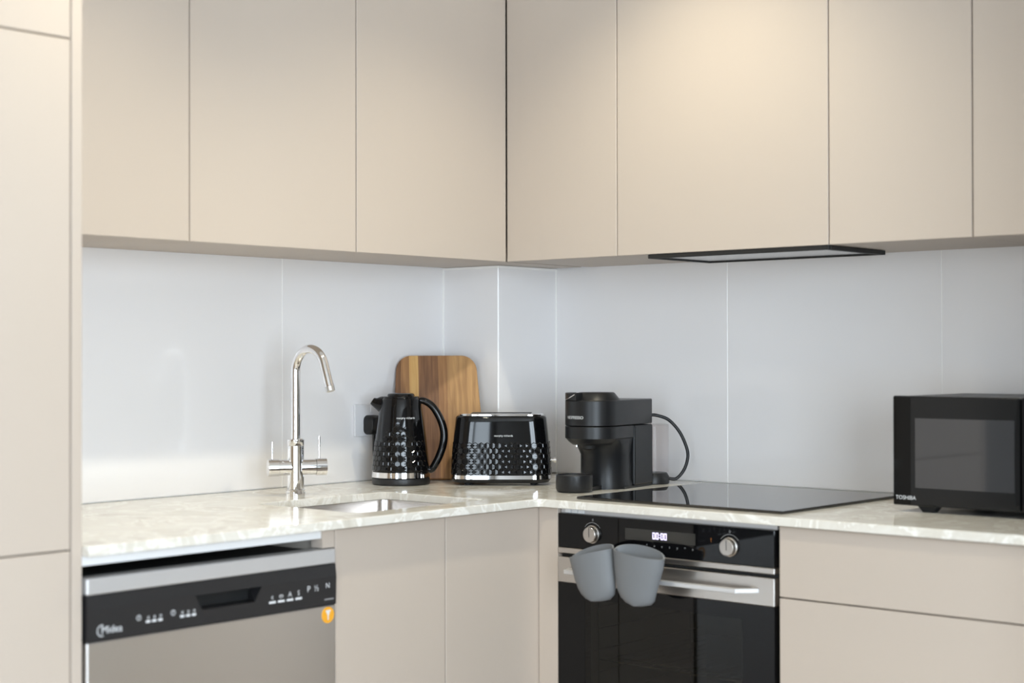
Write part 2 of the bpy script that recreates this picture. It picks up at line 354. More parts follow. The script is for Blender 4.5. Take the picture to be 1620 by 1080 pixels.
# ------------------------------------------------------------------ worktop with sink cut-out
SX0, SX1, SY0, SY1 = 0.284, 0.622, -1.162, -0.752
def worktop():
    bm = new(); r = 0.014; n = 6
    out = [(0.0005, -1.8775), (XC, -1.8775)]
    cx, cy = XC+r, YC-r
    for i in range(n+1):
        a = math.radians(180-90*i/n); out.append((cx+r*math.cos(a), cy+r*math.sin(a)))
    out += [(2.32, YC), (2.32, -0.0005), (PX+0.0006, -0.0005), (PX+0.0006, PY-0.0006), (0.0005, PY-0.0006)]
    hole = [p[:2] for p in rrect(SX0, SX1, SY0, SY1, 0.022, 0, 5)]
    es = []
    for loop in (out, hole):
        vs = [bm.verts.new((x, y, ZC)) for x, y in loop]
        es += [bm.edges.new((vs[i], vs[(i+1) % len(vs)])) for i in range(len(vs))]
    bmesh.ops.triangle_fill(bm, use_beauty=True, use_dissolve=False, edges=es)
    g = bmesh.ops.extrude_face_region(bm, geom=bm.faces[:])
    for v in [e for e in g['geom'] if isinstance(e, bmesh.types.BMVert)]: v.co.z -= 0.0185
    return bm
t = thing('worktop', (0.6, -0.6, ZC), 0, 'L-shaped polished pale stone worktop running round the corner', 'worktop')
o = obj('slab', worktop(), 'quartz', t, True)
md = o.modifiers.new('bevel', 'BEVEL'); md.width = 0.0015; md.segments = 2; md.limit_method = 'ANGLE'; md.angle_limit = math.radians(60)
o = obj('support_strip', box(XD-0.016, XD-0.004, -1.8775, -1.3135, 0.8635, 0.8812), 'white', t, True); o['label'] = 'white batten under the worktop edge above the dishwasher'

# sink bowl
t = thing('kitchen_sink', ((SX0+SX1)/2, (SY0+SY1)/2, 0.70), 0, 'stainless steel undermount sink bowl in the pale worktop', 'sink')
def sink():
    a, b, c, d = SX0-0.006, SX1+0.006, SY0-0.006, SY1+0.006
    rings = [rrect(a-0.02, b+0.02, c-0.02, d+0.02, 0.03, 0.8805), rrect(a, b, c, d, 0.030, 0.8805), rrect(a+0.001, b-0.001, c+0.001, d-0.001, 0.03, 0.872),
             rrect(a+0.004, b-0.004, c+0.004, d-0.004, 0.04, 0.72), rrect(a+0.02, b-0.02, c+0.02, d-0.02, 0.045, 0.703), rrect(a+0.06, b-0.06, c+0.06, d-0.06, 0.05, 0.70)]
    return loft(new(), rings, cap0=False, cap1=True)
obj('bowl', sink(), 'sink', t, True, smooth=50)
bm = lathe(new(), [(0.042, 0.7005), (0.042, 0.703), (0.036, 0.704), (0.03, 0.7015)], 32, ((SX0+SX1)/2, (SY0+SY1)/2)); obj('drain', bm, 'chrome', t, True, smooth=40)

# ------------------------------------------------------------------ tap
TX, TY = 0.205, -0.972
t = thing('mixer_tap', (TX, TY, ZC), 0, 'tall chrome swan-neck mixer tap with two side levers beside the sink', 'tap')
obj('base_ring', lathe(new(), [(0.0235, 0.0), (0.0235, 0.008), (0.0225, 0.009), (0.0225, 0.0145), (0.0205, 0.016)], 32), 'chrome', t, smooth=40)
obj('lower_body', lathe(new(), [(0.0198, 0.0162), (0.0198, 0.1195)], 32), 'chrome', t, smooth=40)
obj('collar', lathe(new(), [(0.0198, 0.120), (0.0203, 0.121), (0.0203, 0.1345), (0.0185, 0.1365), (0.0115, 0.137)], 32), 'chrome', t, smooth=40)
path = [(0, 0, 0.13), (0, 0, 0.20), (0, 0, 0.298)]
for i in range(1, 19):
    a = math.radians(160*i/18); path.append((0.052-0.052*math.cos(a), 0, 0.298+0.052*math.sin(a)))
a = math.radians(160); ex, ez = path[-1][0], path[-1][2]; dx, dz = math.sin(a), math.cos(a)
path += [(ex+dx*0.03, 0, ez+dz*0.03), (ex+dx*0.058, 0, ez+dz*0.058)]
obj('neck', tube(new(), path, 0.0108, 24), 'chrome', t, smooth=40)
p0 = Vector((ex+dx*0.0585, 0, ez+dz*0.0585)); p1 = p0+Vector((dx, 0, dz))*0.010
obj('aerator', cyl(new(), p0, p1, 0.0112, 24, 0.0106), 'steel', t, smooth=40)
ax = (-Rd*0.95 - Vd*0.31).normalized(); zc = Vector((0, 0, 0.0685))
for s, L, lean, hz, nm in ((1, 0.066, -0.004, 0.044, 'l'), (-1, 0.074, 0.0, 0.056, 'r')):
    d = ax*s
    a_ = obj('arm', cyl(new(), zc+d*0.012, zc+d*(L-0.026), 0.0188, 32), 'chrome', t, smooth=40)
    kn = obj('valve_knob', cyl(new(), zc+d*(L-0.0255), zc+d*L, 0.0204, 32), 'chrome', t, smooth=40)
    b0 = zc+d*(L-0.010 if s > 0 else L-0.017); bm = tube(new(), [b0+Vector((0, 0, 0.017)), b0+Vector((0, 0, 0.017+hz*0.55))], 0.0022, 12)
    obj('lever', bm, 'chrome', kn, smooth=40)
    bm = tube(new(), [b0+Vector((0, 0, 0.017+hz*0.55)), b0+Vector((0, 0, 0.017+hz))], 0.0031 if s < 0 else 0.0025, 12)
    obj('lever_tip', bm, 'chrome', kn, smooth=40)

# ------------------------------------------------------------------ dishwasher
t = thing('dishwasher', (0.35, -1.58, 0), 0, 'stainless steel dishwasher with black control band left of the sink cabinet', 'dishwasher')
dy0, dy1 = -1.8735, -1.3035; DX = 0.688; dr = -1.2835
obj('body', box(0.03, DX-0.045, -1.870, -1.3035, 0.02, 0.836), 'matte', t, True)
obj('top_strip', box(DX-0.040, DX-0.001, dy0, dr, 0.8115, 0.8415, bev=0.003, seg=2), 'silver', t, True)
band = new()
prof = [(DX-0.040, 0.729), (DX, 0.729), (DX+0.0015, 0.786), (DX-0.002, 0.8105), (DX-0.040, 0.8105)]
ry0, ry1, rz0, rz1 = -1.640, -1.478, 0.757, 0.786       # handle recess
# band built as three solids leaving the recess open
loft(band, [[(x, dy0, z) for x, z in prof], [(x, ry0, z) for x, z in prof]])
loft(band, [[(x, ry1, z) for x, z in prof], [(x, dr, z) for x, z in prof]])
pu = [(DX-0.040, rz1), (DX+0.0015, rz1), (DX-0.002, 0.8105), (DX-0.040, 0.8105)]
pl = [(DX-0.040, 0.729), (DX, 0.729), (DX+0.0007, rz0), (DX-0.040, rz0)]
for pf in (pu, pl): loft(band, [[(x, ry0, z) for x, z in pf], [(x, ry1, z) for x, z in pf]])
loft(band, [[(DX-0.040, ry0, rz0), (DX+0.0007, ry0, rz0), (DX+0.0007, ry0+0.018, rz0)], [(DX-0.040, ry0, rz1), (DX+0.0012, ry0, rz1), (DX+0.0012, ry0+0.001, rz1)]])
loft(band, [[(DX-0.040, ry1, rz0), (DX+0.0007, ry1, rz0), (DX+0.0007, ry1-0.018, rz0)], [(DX-0.040, ry1, rz1), (DX+0.0012, ry1, rz1), (DX+0.0012, ry1-0.001, rz1)]])
bandobj = obj('control_band', band, 'dwband', t, True)
obj('handle_recess', box(DX-0.043, DX-0.0405, ry0-0.01, ry1+0.01, rz0-0.01, rz1+0.01), 'matte', bandobj, True)
obj('door_panel', box(DX-0.040, DX-0.0015, dy0, dr, 0.10, 0.728, bev=0.003, seg=2), 'steel', t, True)
obj('kick_plate', box(0.05, DX-0.07, dy0, dr-0.02, 0.0, 0.098), 'matte', t, True)
fn = lambda y, z: plane_fn((DX+0.0022, y, z), (0, 1, 0), (0, 0, 1))
bm = put_text(new(), 'Midea', 0.0185, fn(-1.8235, 0.7475)); ring_flat(bm, fn(-1.8440, 0.7475), 0.0090, 0.0106, 75, 285, 16)
obj('lettering', bm, 'print', bandobj, True)
bm = new()
for y in (-1.766, -1.690): ring_flat(bm, fn(y, 0.7605), 0.0038, 0.0050, 0, 360, 16); quad_flat(bm, fn(y, 0.7605), -0.0006, 0.0006, 0.0, 0.0032)
for y0_ in (-1.745, -1.669):
    for i in range(3):
        put_text(bm, 'xeo'[i], 0.011, fn(y0_+i*0.0135, 0.7595))
        quad_flat(bm, fn(y0_+i*0.0135, 0.7515), -0.0055, 0.0040, -0.0022, 0.0022)
for i, s in enumerate('cmAS'):
    put_text(bm, s, 0.014, fn(-1.453+i*0.0225, 0.762)); quad_flat(bm, fn(-1.453+i*0.0225, 0.7515), -0.0085, 0.0085, -0.0022, 0.0022)
put_text(bm, 'P', 0.017, fn(-1.359, 0.7665)); put_text(bm, '½', 0.017, fn(-1.338, 0.7665)); put_text(bm, 'N', 0.015, fn(-1.312+0.004, 0.7685))
tag(obj('control_icons', bm, 'print', bandobj, True), kind='stuff')
bm = new(); quad_flat(bm, fn(-1.304, 0.741), -0.013, 0.012, -0.0012, 0.0012); obj('fine_print', bm, 'dimprint', bandobj, True)
bm = cyl(new(), (DX-0.0015, -1.3045, 0.7085), (DX-0.0006, -1.3045, 0.7085), 0.0165, 32)
stk = obj('energy_sticker', bm, 'sticker', t, True); stk['label'] = 'round yellow sticker'
bm = new(); f2 = plane_fn((DX-0.0004, -1.3045, 0.7085), (0, 1, 0), (0, 0, 1))
bm.faces.new([bm.verts.new(f2(*p)) for p in ((-0.007, 0.010), (0.007, 0.010), (0.0015, -0.001), (0.0015, -0.010), (-0.0015, -0.010), (-0.0015, -0.001))])
obj('sticker_mark', bm, 'print', stk, True)

# ------------------------------------------------------------------ oven
OX0, OX1 = 0.7435, 1.3265; OY = YD-0.003
t = thing('oven', ((OX0+OX1)/2, -0.35, 0.28), 0, 'built-in black glass oven with steel trim under the hob', 'oven')
bm = new()   # carcass with an open cavity
bx(bm, OX0+0.01, OX1-0.01, OY+0.03, -0.08, 0.74, 0.862); bx(bm, OX0+0.01, OX1-0.01, OY+0.03, -0.08, 0.285, 0.32)
bx(bm, OX0+0.01, 0.80, OY+0.03, -0.08, 0.32, 0.74); bx(bm, 1.27, OX1-0.01, OY+0.03, -0.08, 0.32, 0.74); bx(bm, 0.80, 1.27, -0.12, -0.08, 0.32, 0.74)
obj('cavity', bm, 'enamel', t, True)
obj('vent_strip', box(OX0, OX1, OY+0.012, OY+0.028, 0.8695, 0.8795), 'silver', t, True)
for i in range(3): obj('vent_slot', box(0.757+i*0.019, 0.7735+i*0.019, OY+0.0095, OY+0.0118, 0.8705, 0.8785), 'white', t, True)
cp = obj('control_panel', box(OX0, OX1, OY, OY+0.028, 0.7905, 0.869, bev=0.0012), 'glass', t, True)
obj('trim_strip', box(OX0, OX1, OY-0.001, OY+0.028, 0.7775, 0.790, bev=0.0012), 'steelx', t, True)
obj('gap_strip', box(OX0, OX1, OY+0.015, OY+0.028, 0.7695, 0.777), 'matte', t, True)
fo = lambda x, z, e=0.0006: plane_fn((x, OY-e, z), (1, 0, 0), (0, 0, 1))
obj('display', quad_flat(new(), fo(0, 0, 0.0003), 0.938, 1.128, 0.8225, 0.848), 'screen', cp, True)
bm = new()
def seg7(bm, cx, cz, wd, ht, s):
    for x0, x1, z0, z1 in ((-wd, wd, ht-s, ht), (-wd, wd, -ht, -ht+s), (-wd, -wd+s, -ht+s, ht-s), (wd-s, wd, -ht+s, ht-s)):
        quad_flat(bm, fo(cx, cz), x0, x1, z0, z1)
for i, x in enumerate((1.0175, 1.0265, 1.0395, 1.0485)): seg7(bm, x, 0.8355, 0.0034, 0.0072, 0.0015)
for z in (0.0028, -0.0028): quad_flat(bm, fo(1.033, 0.8355+z), -0.0009, 0.0009, -0.0009, 0.0009)
obj('clock_digits', bm, 'led', cp, True)
bm = new()
for i, s in enumerate('-^xesy*»'): put_text(bm, s, 0.008, fo(0.978+i*0.0205, 0.8135))
tag(obj('button_icons', bm, 'dimprint', cp, True), kind='stuff')
obj('warning_light', put_text(new(), '!', 0.012, fo(1.169, 0.8375)), 'orange', cp, True)
for kx in (0.845, 1.216):
    kz = 0.8265
    k = obj('knob', loft(new(), [[(kx+r*math.cos(2*math.pi*i/40), y, kz+r*math.sin(2*math.pi*i/40)) for i in range(40)] for r, y in ((0.0205, OY-0.0002), (0.0205, OY-0.003), (0.0185, OY-0.004), (0.0180, OY-0.0125), (0.0168, OY-0.0138))]), 'steelx', t, True, smooth=40)
    obj('pointer_mark', box(kx-0.0005, kx+0.0005, OY-0.0145, OY-0.0137, kz-0.006, kz+0.0155), 'satin2', k, True)
    bm = ring_flat(new(), fo(kx, kz), 0.0262, 0.0270, 35, 145, 20); put_text(bm, '0', 0.008, fo(kx+0.001, kz+0.0325))
    obj('dial_marks', bm, 'dimprint', cp, True)
# door
gl = new(); wxa, wxb, wza, wzb = 0.822, 1.247, 0.36, 0.677
for q in ((OX0, wxa, 0.285, 0.710), (wxb, OX1, 0.285, 0.710), (wxa, wxb, 0.285, wza), (wxa, wxb, wzb, 0.710)): bx(gl, q[0], q[1], OY, OY+0.022, q[2], q[3])
bmesh.ops.remove_doubles(gl, verts=gl.verts[:], dist=1e-5)
dgl = obj('door_glass', gl, 'glass', t, True)
obj('door_window', box(wxa+0.0002, wxb-0.0002, OY+0.0004, OY+0.0044, wza, wzb), 'tint', dgl, True)
obj('door_trim', box(OX0, OX1, OY-0.0015, OY+0.022, 0.7105, 0.769, bev=0.0012), 'steelx', t, True)
hb = new(); z0, z1 = 0.7355, 0.7455
prism(hb, [(0.792, OY-0.040, z0), (1.255, OY-0.040, z0), (1.290, OY-0.0016, z0), (1.272, OY-0.0016, z0), (1.247, OY-0.028, z0), (0.80, OY-0.028, z0), (0.792, OY-0.0016, z0), (0.775, OY-0.0016, z0)], (0, 0, z1-z0))
bmesh.ops.bevel(hb, geom=hb.edges[:], offset=0.0015, segments=2, affect='EDGES', profile=0.5)
obj('handle', hb, 'silver', t, True)
bm = new()
for i in range(13): tube(bm, [(0.83+i*0.034, OY+0.05, 0.532), (0.83+i*0.034, -0.14, 0.532)], 0.0013, 6)
for y in (OY+0.05, OY+0.09, -0.14): tube(bm, [(0.806, y, 0.532), (1.264, y, 0.532)], 0.0022, 6)
obj('rack', bm, 'chrome', t, True)
for x in (0.806, 1.264):
    bm = new()
    for y in (OY+0.07, -0.2): tube(bm, [(x, y, 0.36), (x, y, 0.66)], 0.002, 6)
    for z in (0.40, 0.45, 0.50, 0.55, 0.60, 0.65): tube(bm, [(x, OY+0.05, z), (x, -0.15, z)], 0.002, 6)
    obj('rack_rail', bm, 'chrome', t, True)

# two silicone mitts hooked on the handle
def mitt(cols, yc, depth, label, name='oven_mitt'):
    # cols: rows from top to bottom of (x_left, z_left, x_right, z_right)
    n = 28
    def ring(row, k, shrink):
        xl, zl, xr, zr = row; cx, cz = (xl+xr)/2, (zl+zr)/2; hx_, hz_ = (xr-xl)/2*shrink[0], (zr-zl)/2*shrink[0]
        d = depth*k*shrink[0]; out = []
        for i in range(n):
            a = 2*math.pi*i/n; c, s = math.cos(a), math.sin(a)
            out.append((cx+hx_*c, yc+d*s*(1 if s < 0 else 0.62), cz+hz_*c + (0.0155*k if s > 0 else 0.0)*s*shrink[1]))
        return out
    m = len(cols); outer, inner = [], []
    for j, row in enumerate(cols):
        v = j/(m-1); k = 1.0-0.42*v
        up = max(0.0, 1-v*4)
        outer.append(ring(row, k, (1.0, up))); inner.append(ring(row, k, (0.93, up)))
    inner = [[(x, y, z+0.002*(j == m-1)) for x, y, z in r] for j, r in enumerate(inner)]
    bm = new(); loft(bm, outer[::-1]+inner, True, True)
    t = thing(name, (sum((r[0]+r[2])/2 for r in cols)/m, yc, min(r[1] for r in cols)), 0, label, 'oven mitt', 'silicone mitts on the oven handle')
    o = obj('pocket', bm, 'silicone', t, True, smooth=50)
    return t
rows = [(0.841, 0.7815, 0.9595, 0.8100), (0.8445, 0.768, 0.9605, 0.790), (0.850, 0.750, 0.9620, 0.766), (0.856, 0.732, 0.9640, 0.744), (0.864, 0.715, 0.9655, 0.724), (0.873, 0.703, 0.962, 0.708), (0.885, 0.695, 0.950, 0.6965), (0.900, 0.6915, 0.932, 0.692)]
mitt(rows, -0.712, 0.034, 'grey silicone oven mitt on the oven handle, left of the pair')
rows = [(0.964, 0.8110, 1.0975, 0.7965), (0.9655, 0.792, 1.0945, 0.778), (0.967, 0.768, 1.088, 0.758), (0.970, 0.744, 1.081, 0.738), (0.974, 0.724, 1.075, 0.719), (0.983, 0.708, 1.071, 0.7045), (0.997, 0.698, 1.062, 0.6955), (1.015, 0.6935, 1.045, 0.692)]
mitt(rows, -0.712, 0.034, 'grey silicone oven mitt on the oven handle, right of the pair')

# ------------------------------------------------------------------ hob
t = thing('hob', (1.048, -0.34, ZC), 0, 'black glass ceramic hob set on the worktop above the oven', 'hob')
obj('glass_plate', box(0.771, 1.326, -0.607, -0.072, ZC+0.0004, ZC+0.0065, bev=0.002, seg=2), 'hobglass', t, True)

# ------------------------------------------------------------------ socket and plug
t = thing('wall_socket', (0, -0.55, 1.02), 0, 'white switched wall socket behind the kettle', 'socket')
obj('plate', box(0.0003, 0.008, -0.5935, -0.5075, 1.019, 1.105, bev=0.002, seg=2), 'socket', t, True)
obj('switch', box(0.0082, 0.011, -0.5395, -0.5285, 1.083, 1.099, bev=0.001), 'socket', t, True)
t = thing('power_plug', (0.02, -0.535, 1.03), 0, 'black power plug with cord in the socket behind the kettle', 'plug')
bm = new(); pl = [rrect(-0.563, -0.512, 1.024, 1.074, 0.012, 0)]
loft(bm, [[(x, p[0], p[1]) for p in rrect(-0.5635+i, -0.5125-i, 1.024+i, 1.0755-i, 0.014, 0)] for x, i in ((0.0083, 0.0), (0.030, 0.001), (0.038, 0.006))])
obj('plug_body', bm, 'satin2', t, True, smooth=50)
obj('cord', tube(new(), spline([(0.022, -0.538, 1.026), (0.022, -0.538, 1.005), (0.026, -0.541, 0.975), (0.040, -0.548, 0.94), (0.054, -0.555, 0.915), (0.066, -0.558, 0.9055)]), 0.0042, 10), 'satin2', t, True, smooth=60)

# ------------------------------------------------------------------ chopping board (leans across the corner)
tn = Vector((0.66, 0.751, 0)).normalized(); nn = Vector((0.751, -0.66, 0)).normalized()
Bc = Vector((0.1475, -0.418, ZC+0.003))
t = thing('chopping_board', Bc, math.atan2(tn.y, tn.x), 'wooden chopping board with rounded top leaning behind kettle and toaster', 'chopping board')
t.rotation_euler = (math.radians(-17), 0, math.atan2(tn.y, tn.x))
BH = 0.344; BT_ = 0.018
def halfw(z):   # outline half width at height z along the board
    w0 = 0.1285-0.021*(z/BH)
    rc = 0.040
    if z > BH-rc: w0 -= rc-math.sqrt(max(0, rc*rc-(z-(BH-rc))**2))
    if z < 0.012: w0 -= 0.012-math.sqrt(max(0, 0.012**2-(0.012-z)**2))
    return w0
zs = [0.012*(1-math.cos(math.pi/2*i/6)) for i in range(6)]+[0.012+(BH-0.052)*i/20 for i in range(20)]+[BH-0.040+0.040*math.sin(math.pi/2*i/40) for i in range(41)]
top_of = lambda s: max((z for z in zs if halfw(z) >= abs(s)-1e-9), default=0.0)
def topz(s):
    lo, hi = BH*0.5, BH
    if halfw(lo) < abs(s): return None
    for _ in range(30):
        mid = (lo+hi)/2
        if halfw(mid) >= abs(s): lo = mid
        else: hi = mid
    return lo
cuts = [-0.13, -0.098, -0.075, -0.050, -0.020, 0.004, 0.028, 0.062, 0.13]
kinds = [0, 2, 1, 0, 0, 2, 3, 3]
for (a, b), kd in zip(zip(cuts[:-1], cuts[1:]), kinds):
    poly = []
    # left side up, right side down
    L = []; Rr = []
    for z in zs:
        h = halfw(z); l, r = max(a, -h), min(b, h)
        if r-l > 1e-4: L.append((l, z)); Rr.append((r, z))
    pts = L+Rr[::-1]
    bm = new(); g = 0.0001
    e = 0.002
    rings = []
    cx = sum(p[0] for p in pts)/len(pts)
    for y, inset in ((-BT_/2, e), (-BT_/2+e, 0), (BT_/2-e, 0), (BT_/2, e)):
        rr = []
        for s_, z in pts:
            z2 = min(max(z, inset), BH-inset)
            h = halfw(z)
            s2 = s_
            if abs(abs(s_)-h) < 1e-6: s2 = s_*(1-inset/max(h, 0.01))
            rr.append((s2, y, z2))
        rings.append(rr)
    loft(bm, rings); obj('stave', bm, WOOD[kd], t)

# ------------------------------------------------------------------ honeycomb relief helper
def hexes(bm, spots, surf, r, hgt):
    for u, v in spots:
        o_, i_ = [], []
        for k in range(6):
            a = math.radians(60*k+30); o_.append(bm.verts.new(surf(u+r*math.cos(a), v+r*math.sin(a), 0.0001))); i_.append(bm.verts.new(surf(u+r*0.80*math.cos(a), v+r*0.80*math.sin(a), hgt)))
        c = bm.verts.new(surf(u, v, hgt*0.75))
        for k in range(6):
            j = (k+1) % 6
            bm.faces.new((o_[k], o_[j], i_[j], i_[k])); bm.faces.new((i_[k], i_[j], c))

# ------------------------------------------------------------------ kettle (local x = image right)
KX, KY = 0.147, -0.561
t = thing('kettle', (KX, KY, ZC), YAW, 'glossy black kettle with honeycomb pattern and silver band in front of the board', 'kettle')
obj('power_base', lathe(new(), [(0.070, 0.0), (0.0745, 0.002), (0.0755, 0.006), (0.0745, 0.0165), (0.072, 0.0180)], 64), 'satin2', t, smooth=40)
obj('silver_band', lathe(new(), [(0.0735, 0.0185), (0.0762, 0.0195), (0.0757, 0.0335), (0.0735, 0.0345)], 64), 'chrome', t, smooth=40)
kp = [(0.0735, 0.035), (0.0742, 0.037), (0.0722, 0.060), (0.0690, 0.095), (0.0650, 0.130), (0.0603, 0.165), (0.0558, 0.195), (0.0520, 0.217), (0.0505, 0.222), (0.048, 0.2235)]
def kr(z):
    for (r0, z0), (r1, z1) in zip(kp[:-1], kp[1:]):
        if z0 <= z <= z1: return r0+(r1-r0)*(z-z0)/(z1-z0)
    return kp[-1][0]
obj('body', lathe(new(), kp, 72), 'gloss', t, smooth=40)
spots = []
for j in range(10):
    z = 0.044+j*0.0126; m = 29; fade = max(0, j-5)
    for i in range(m):
        a = (i+0.5*(j % 2))*2*math.pi/m
        d = abs((a+math.pi/2+math.pi) % (2*math.pi)-math.pi)    # angle from the front
        if fade and d > (0.9-0.19*fade): continue
        if -0.5 < ((a+math.pi) % (2*math.pi))-math.pi < 0.5: continue   # behind the handle
        spots.append((a, z))
bm = new(); hexes(bm, [(a*0.0665, z) for a, z in spots], lambda u, v, h: ((kr(v)+h)*math.cos(u/0.0665), (kr(v)+h)*math.sin(u/0.0665), v), 0.0082, 0.0010)
tag(obj('honeycomb_relief', bm, 'gloss', t), kind='stuff')
lid = obj('lid', lathe(new(), [(0.0475, 0.2237), (0.0465, 0.228), (0.036, 0.2295), (0.034, 0.2345), (0.030, 0.2365), (0.010, 0.237)], 48), 'gloss', t, smooth=30)
# spout: hollow beak on the left
rings = []
for x, z, w, h in ((-0.046, 0.206, 0.022, 0.024), (-0.058, 0.210, 0.017, 0.018), (-0.068, 0.2135, 0.0135, 0.0125), (-0.0745, 0.2165, 0.0120, 0.0095)):
    tl = Vector((0.55, 0, 0.83)) if x < -0.06 else Vector((0.25, 0, 0.97))
    rings.append([Vector((x, 0, z))+Vector((0, 1, 0))*w*math.cos(2*math.pi*k/24)+tl*h*math.sin(2*math.pi*k/24) for k in range(24)])
inn = []
for r in rings[::-1][:3]:
    c = sum(r, Vector())/24; inn.append([c+(p-c)*0.84 for p in r])
obj('spout', loft(new(), rings+inn, True, True), 'gloss', t, smooth=50)
hp = spline([(0.042, 0, 0.2165), (0.060, 0, 0.2160), (0.082, 0, 0.202), (0.101, 0, 0.172), (0.1115, 0, 0.138), (0.110, 0, 0.105), (0.100, 0, 0.074), (0.088, 0, 0.050), (0.079, 0, 0.038), (0.070, 0, 0.040)], 6)
obj('handle', tube(new(), hp, [0.0085+0.002*math.sin(math.pi*i/(len(hp)-1)) for i in range(len(hp))], 16, 1.25), 'gloss', t, smooth=60)
def kwrap(a0, z0): return lambda x, y: ((kr(z0+y)+0.0006)*math.cos(a0+x/kr(z0)), (kr(z0+y)+0.0006)*math.sin(a0+x/kr(z0)), z0+y)
obj('lettering', put_text(new(), 'morphy richards', 0.0074, kwrap(-math.pi/2+0.29, 0.1735)), 'print', t)

# ------------------------------------------------------------------ toaster
TC = Vector((0.339, -0.3825, ZC))
t = thing('toaster', TC, YAW-math.radians(3), 'glossy black two-slice toaster with honeycomb pattern and silver band', 'toaster')
def tsec(z):
    k = (z-0.016)/0.162
    k = max(0, min(1, k)); return 0.1295-0.0125*k-0.002*math.sin(math.pi*k)*-1, 0.0700-0.0085*k
def tpath(z, off=0.0, n=10):   # closed outline at height z, slightly bowed rounded rectangle
    hl, hd = tsec(z); hl += off; hd += off; rc = 0.040+off; P = []
    for cx, cy, a in ((hl-rc, hd-rc, 0), (-hl+rc, hd-rc, 90), (-hl+rc, -hd+rc, 180), (hl-rc, -hd+rc, 270)):
        for i in range(n+1):
            q = math.radians(a+90*i/n); P.append(Vector((cx+rc*math.cos(q), cy+rc*math.sin(q), z)))
    Q = []
    for i, p in enumerate(P):      # subdivide long sides
        nx = P[(i+1) % len(P)]; Q.append(p)
        if i % (n+1) == n:
            for s in range(1, 14): Q.append(p.lerp(nx, s/14))
    for p in Q: p.y += math.copysign(0.0055, p.y)*max(0, 1-(p.x/hl)**2)*(1 if abs(p.y) > 0.02 else abs(p.y)/0.02)
    return Q
def tlay(pairs): return loft(new(), [tpath(z, off) for z, off in pairs])
obj('base', tlay([(0.006, -0.014), (0.008, -0.006), (0.0145, -0.001), (0.0155, -0.002)]), 'satin2', t, smooth=40)
for x in (-0.085, 0.085):
    for y in (-0.042, 0.042): obj('foot', lathe(new(), [(0.008, 0), (0.009, 0.0062)], 16, (x, y)), 'matte', t, smooth=40)
obj('silver_band', tlay([(0.0158, -0.001), (0.0165, 0.0008), (0.0262, 0.0006), (0.0268, -0.001)]), 'chrome', t, smooth=30)
obj('body', tlay([(0.027, -0.001), (0.028, 0.0)]+[(0.028+0.0145*i, 0) for i in range(1, 11)]+[(0.177, -0.0015), (0.1785, -0.004)]), 'gloss', t, smooth=40)
obj('top_plate', tlay([(0.1787, -0.006), (0.1815, -0.006), (0.1835, -0.009), (0.1840, -0.012)]), 'chrome', t, smooth=40)
for y in (-0.021, 0.021): obj('bread_slot', box(-0.078, 0.078, y-0.0125, y+0.0125, 0.1842, 0.1848), 'matte', t)
obj('lever', loft(new(), [[(x, -0.0+r*math.cos(2*math.pi*k/20)*1.0, 0.062+r*0.8*math.sin(2*math.pi*k/20)) for k in range(20)] for x, r in ((0.1290, 0.005), (0.1360, 0.005), (0.1362, 0.0095), (0.1425, 0.0095))]), 'chrome', t, smooth=40)
base = tpath(0.06); cum = [0.0]
for i in range(len(base)): cum.append(cum[-1]+(base[(i+1) % len(base)]-base[i]).length)
PER = cum[-1]
def tsurf(u, v, h):
    u %= PER; P = tpath(v)
    for i in range(len(P)):
        if cum[i] <= u <= cum[i+1]:
            a, b = P[i], P[(i+1) % len(P)]; k = (u-cum[i])/max(1e-9, cum[i+1]-cum[i]); d = (b-a).normalized()
            return a.lerp(b, k)+Vector((d.y, -d.x, 0))*h
    return P[0]
m = int(PER/0.0154); pit = PER/m; bm = new()
spots = [((i+0.5*(j % 2))*pit, 0.0350+j*0.0135) for j in range(6) for i in range(m)]
hexes(bm, spots, tsurf, 0.0087, 0.0012); tag(obj('honeycomb_relief', bm, 'gloss', t), kind='stuff')
def tfront(x0, z0): return lambda x, y: (x0+x, -(tsec(z0+y)[1]+0.0055*(1-((x0+x)/tsec(z0)[0])**2))-0.0005, z0+y)
obj('lettering', put_text(new(), 'morphy richards', 0.0072, tfront(0.009, 0.128)), 'print', t)

# ------------------------------------------------------------------ coffee machine (local -y = its front)
PH = math.radians(9)
t = thing('coffee_machine', (0.603, -0.180, ZC), PH, 'matte black capsule coffee machine with water tank beside the hob', 'coffee machine')
def stad(hw, yb, yc, z, n=28, sq=0.006):
    out = [(hw, yb-sq, z), (hw-sq*0.3, yb-sq*0.3, z), (hw-sq, yb, z), (-hw+sq, yb, z), (-hw+sq*0.3, yb-sq*0.3, z), (-hw, yb-sq, z)]
    for i in range(n+1):
        a = math.pi+math.pi*i/n; out.append((hw*math.cos(a), yc+hw*math.sin(a), z))
    return out
HW = 0.0685; HC = -0.194
obj('head', loft(new(), [stad(HW-0.002, 0, HC, 0.1595), stad(HW, 0, HC, 0.161), stad(HW, 0, HC, 0.2205), stad(HW-0.002, 0, HC, 0.2225)]), 'satin', t, smooth=40)
obj('rear_body', box(-HW, HW, -0.100, 0.0, 0.006, 0.1575, bev=0.004, seg=2), 'satin', t)
obj('brew_ring', loft(new(), [stad(0.050, -0.101, HC, 0.112), stad(0.060, -0.101, HC, 0.120), stad(HW-0.003, -0.101, HC, 0.1265), stad(HW, -0.101, HC, 0.1285), stad(HW, -0.101, HC, 0.1570), stad(HW-0.001, -0.101, HC, 0.1580)]), 'satin', t, smooth=40)
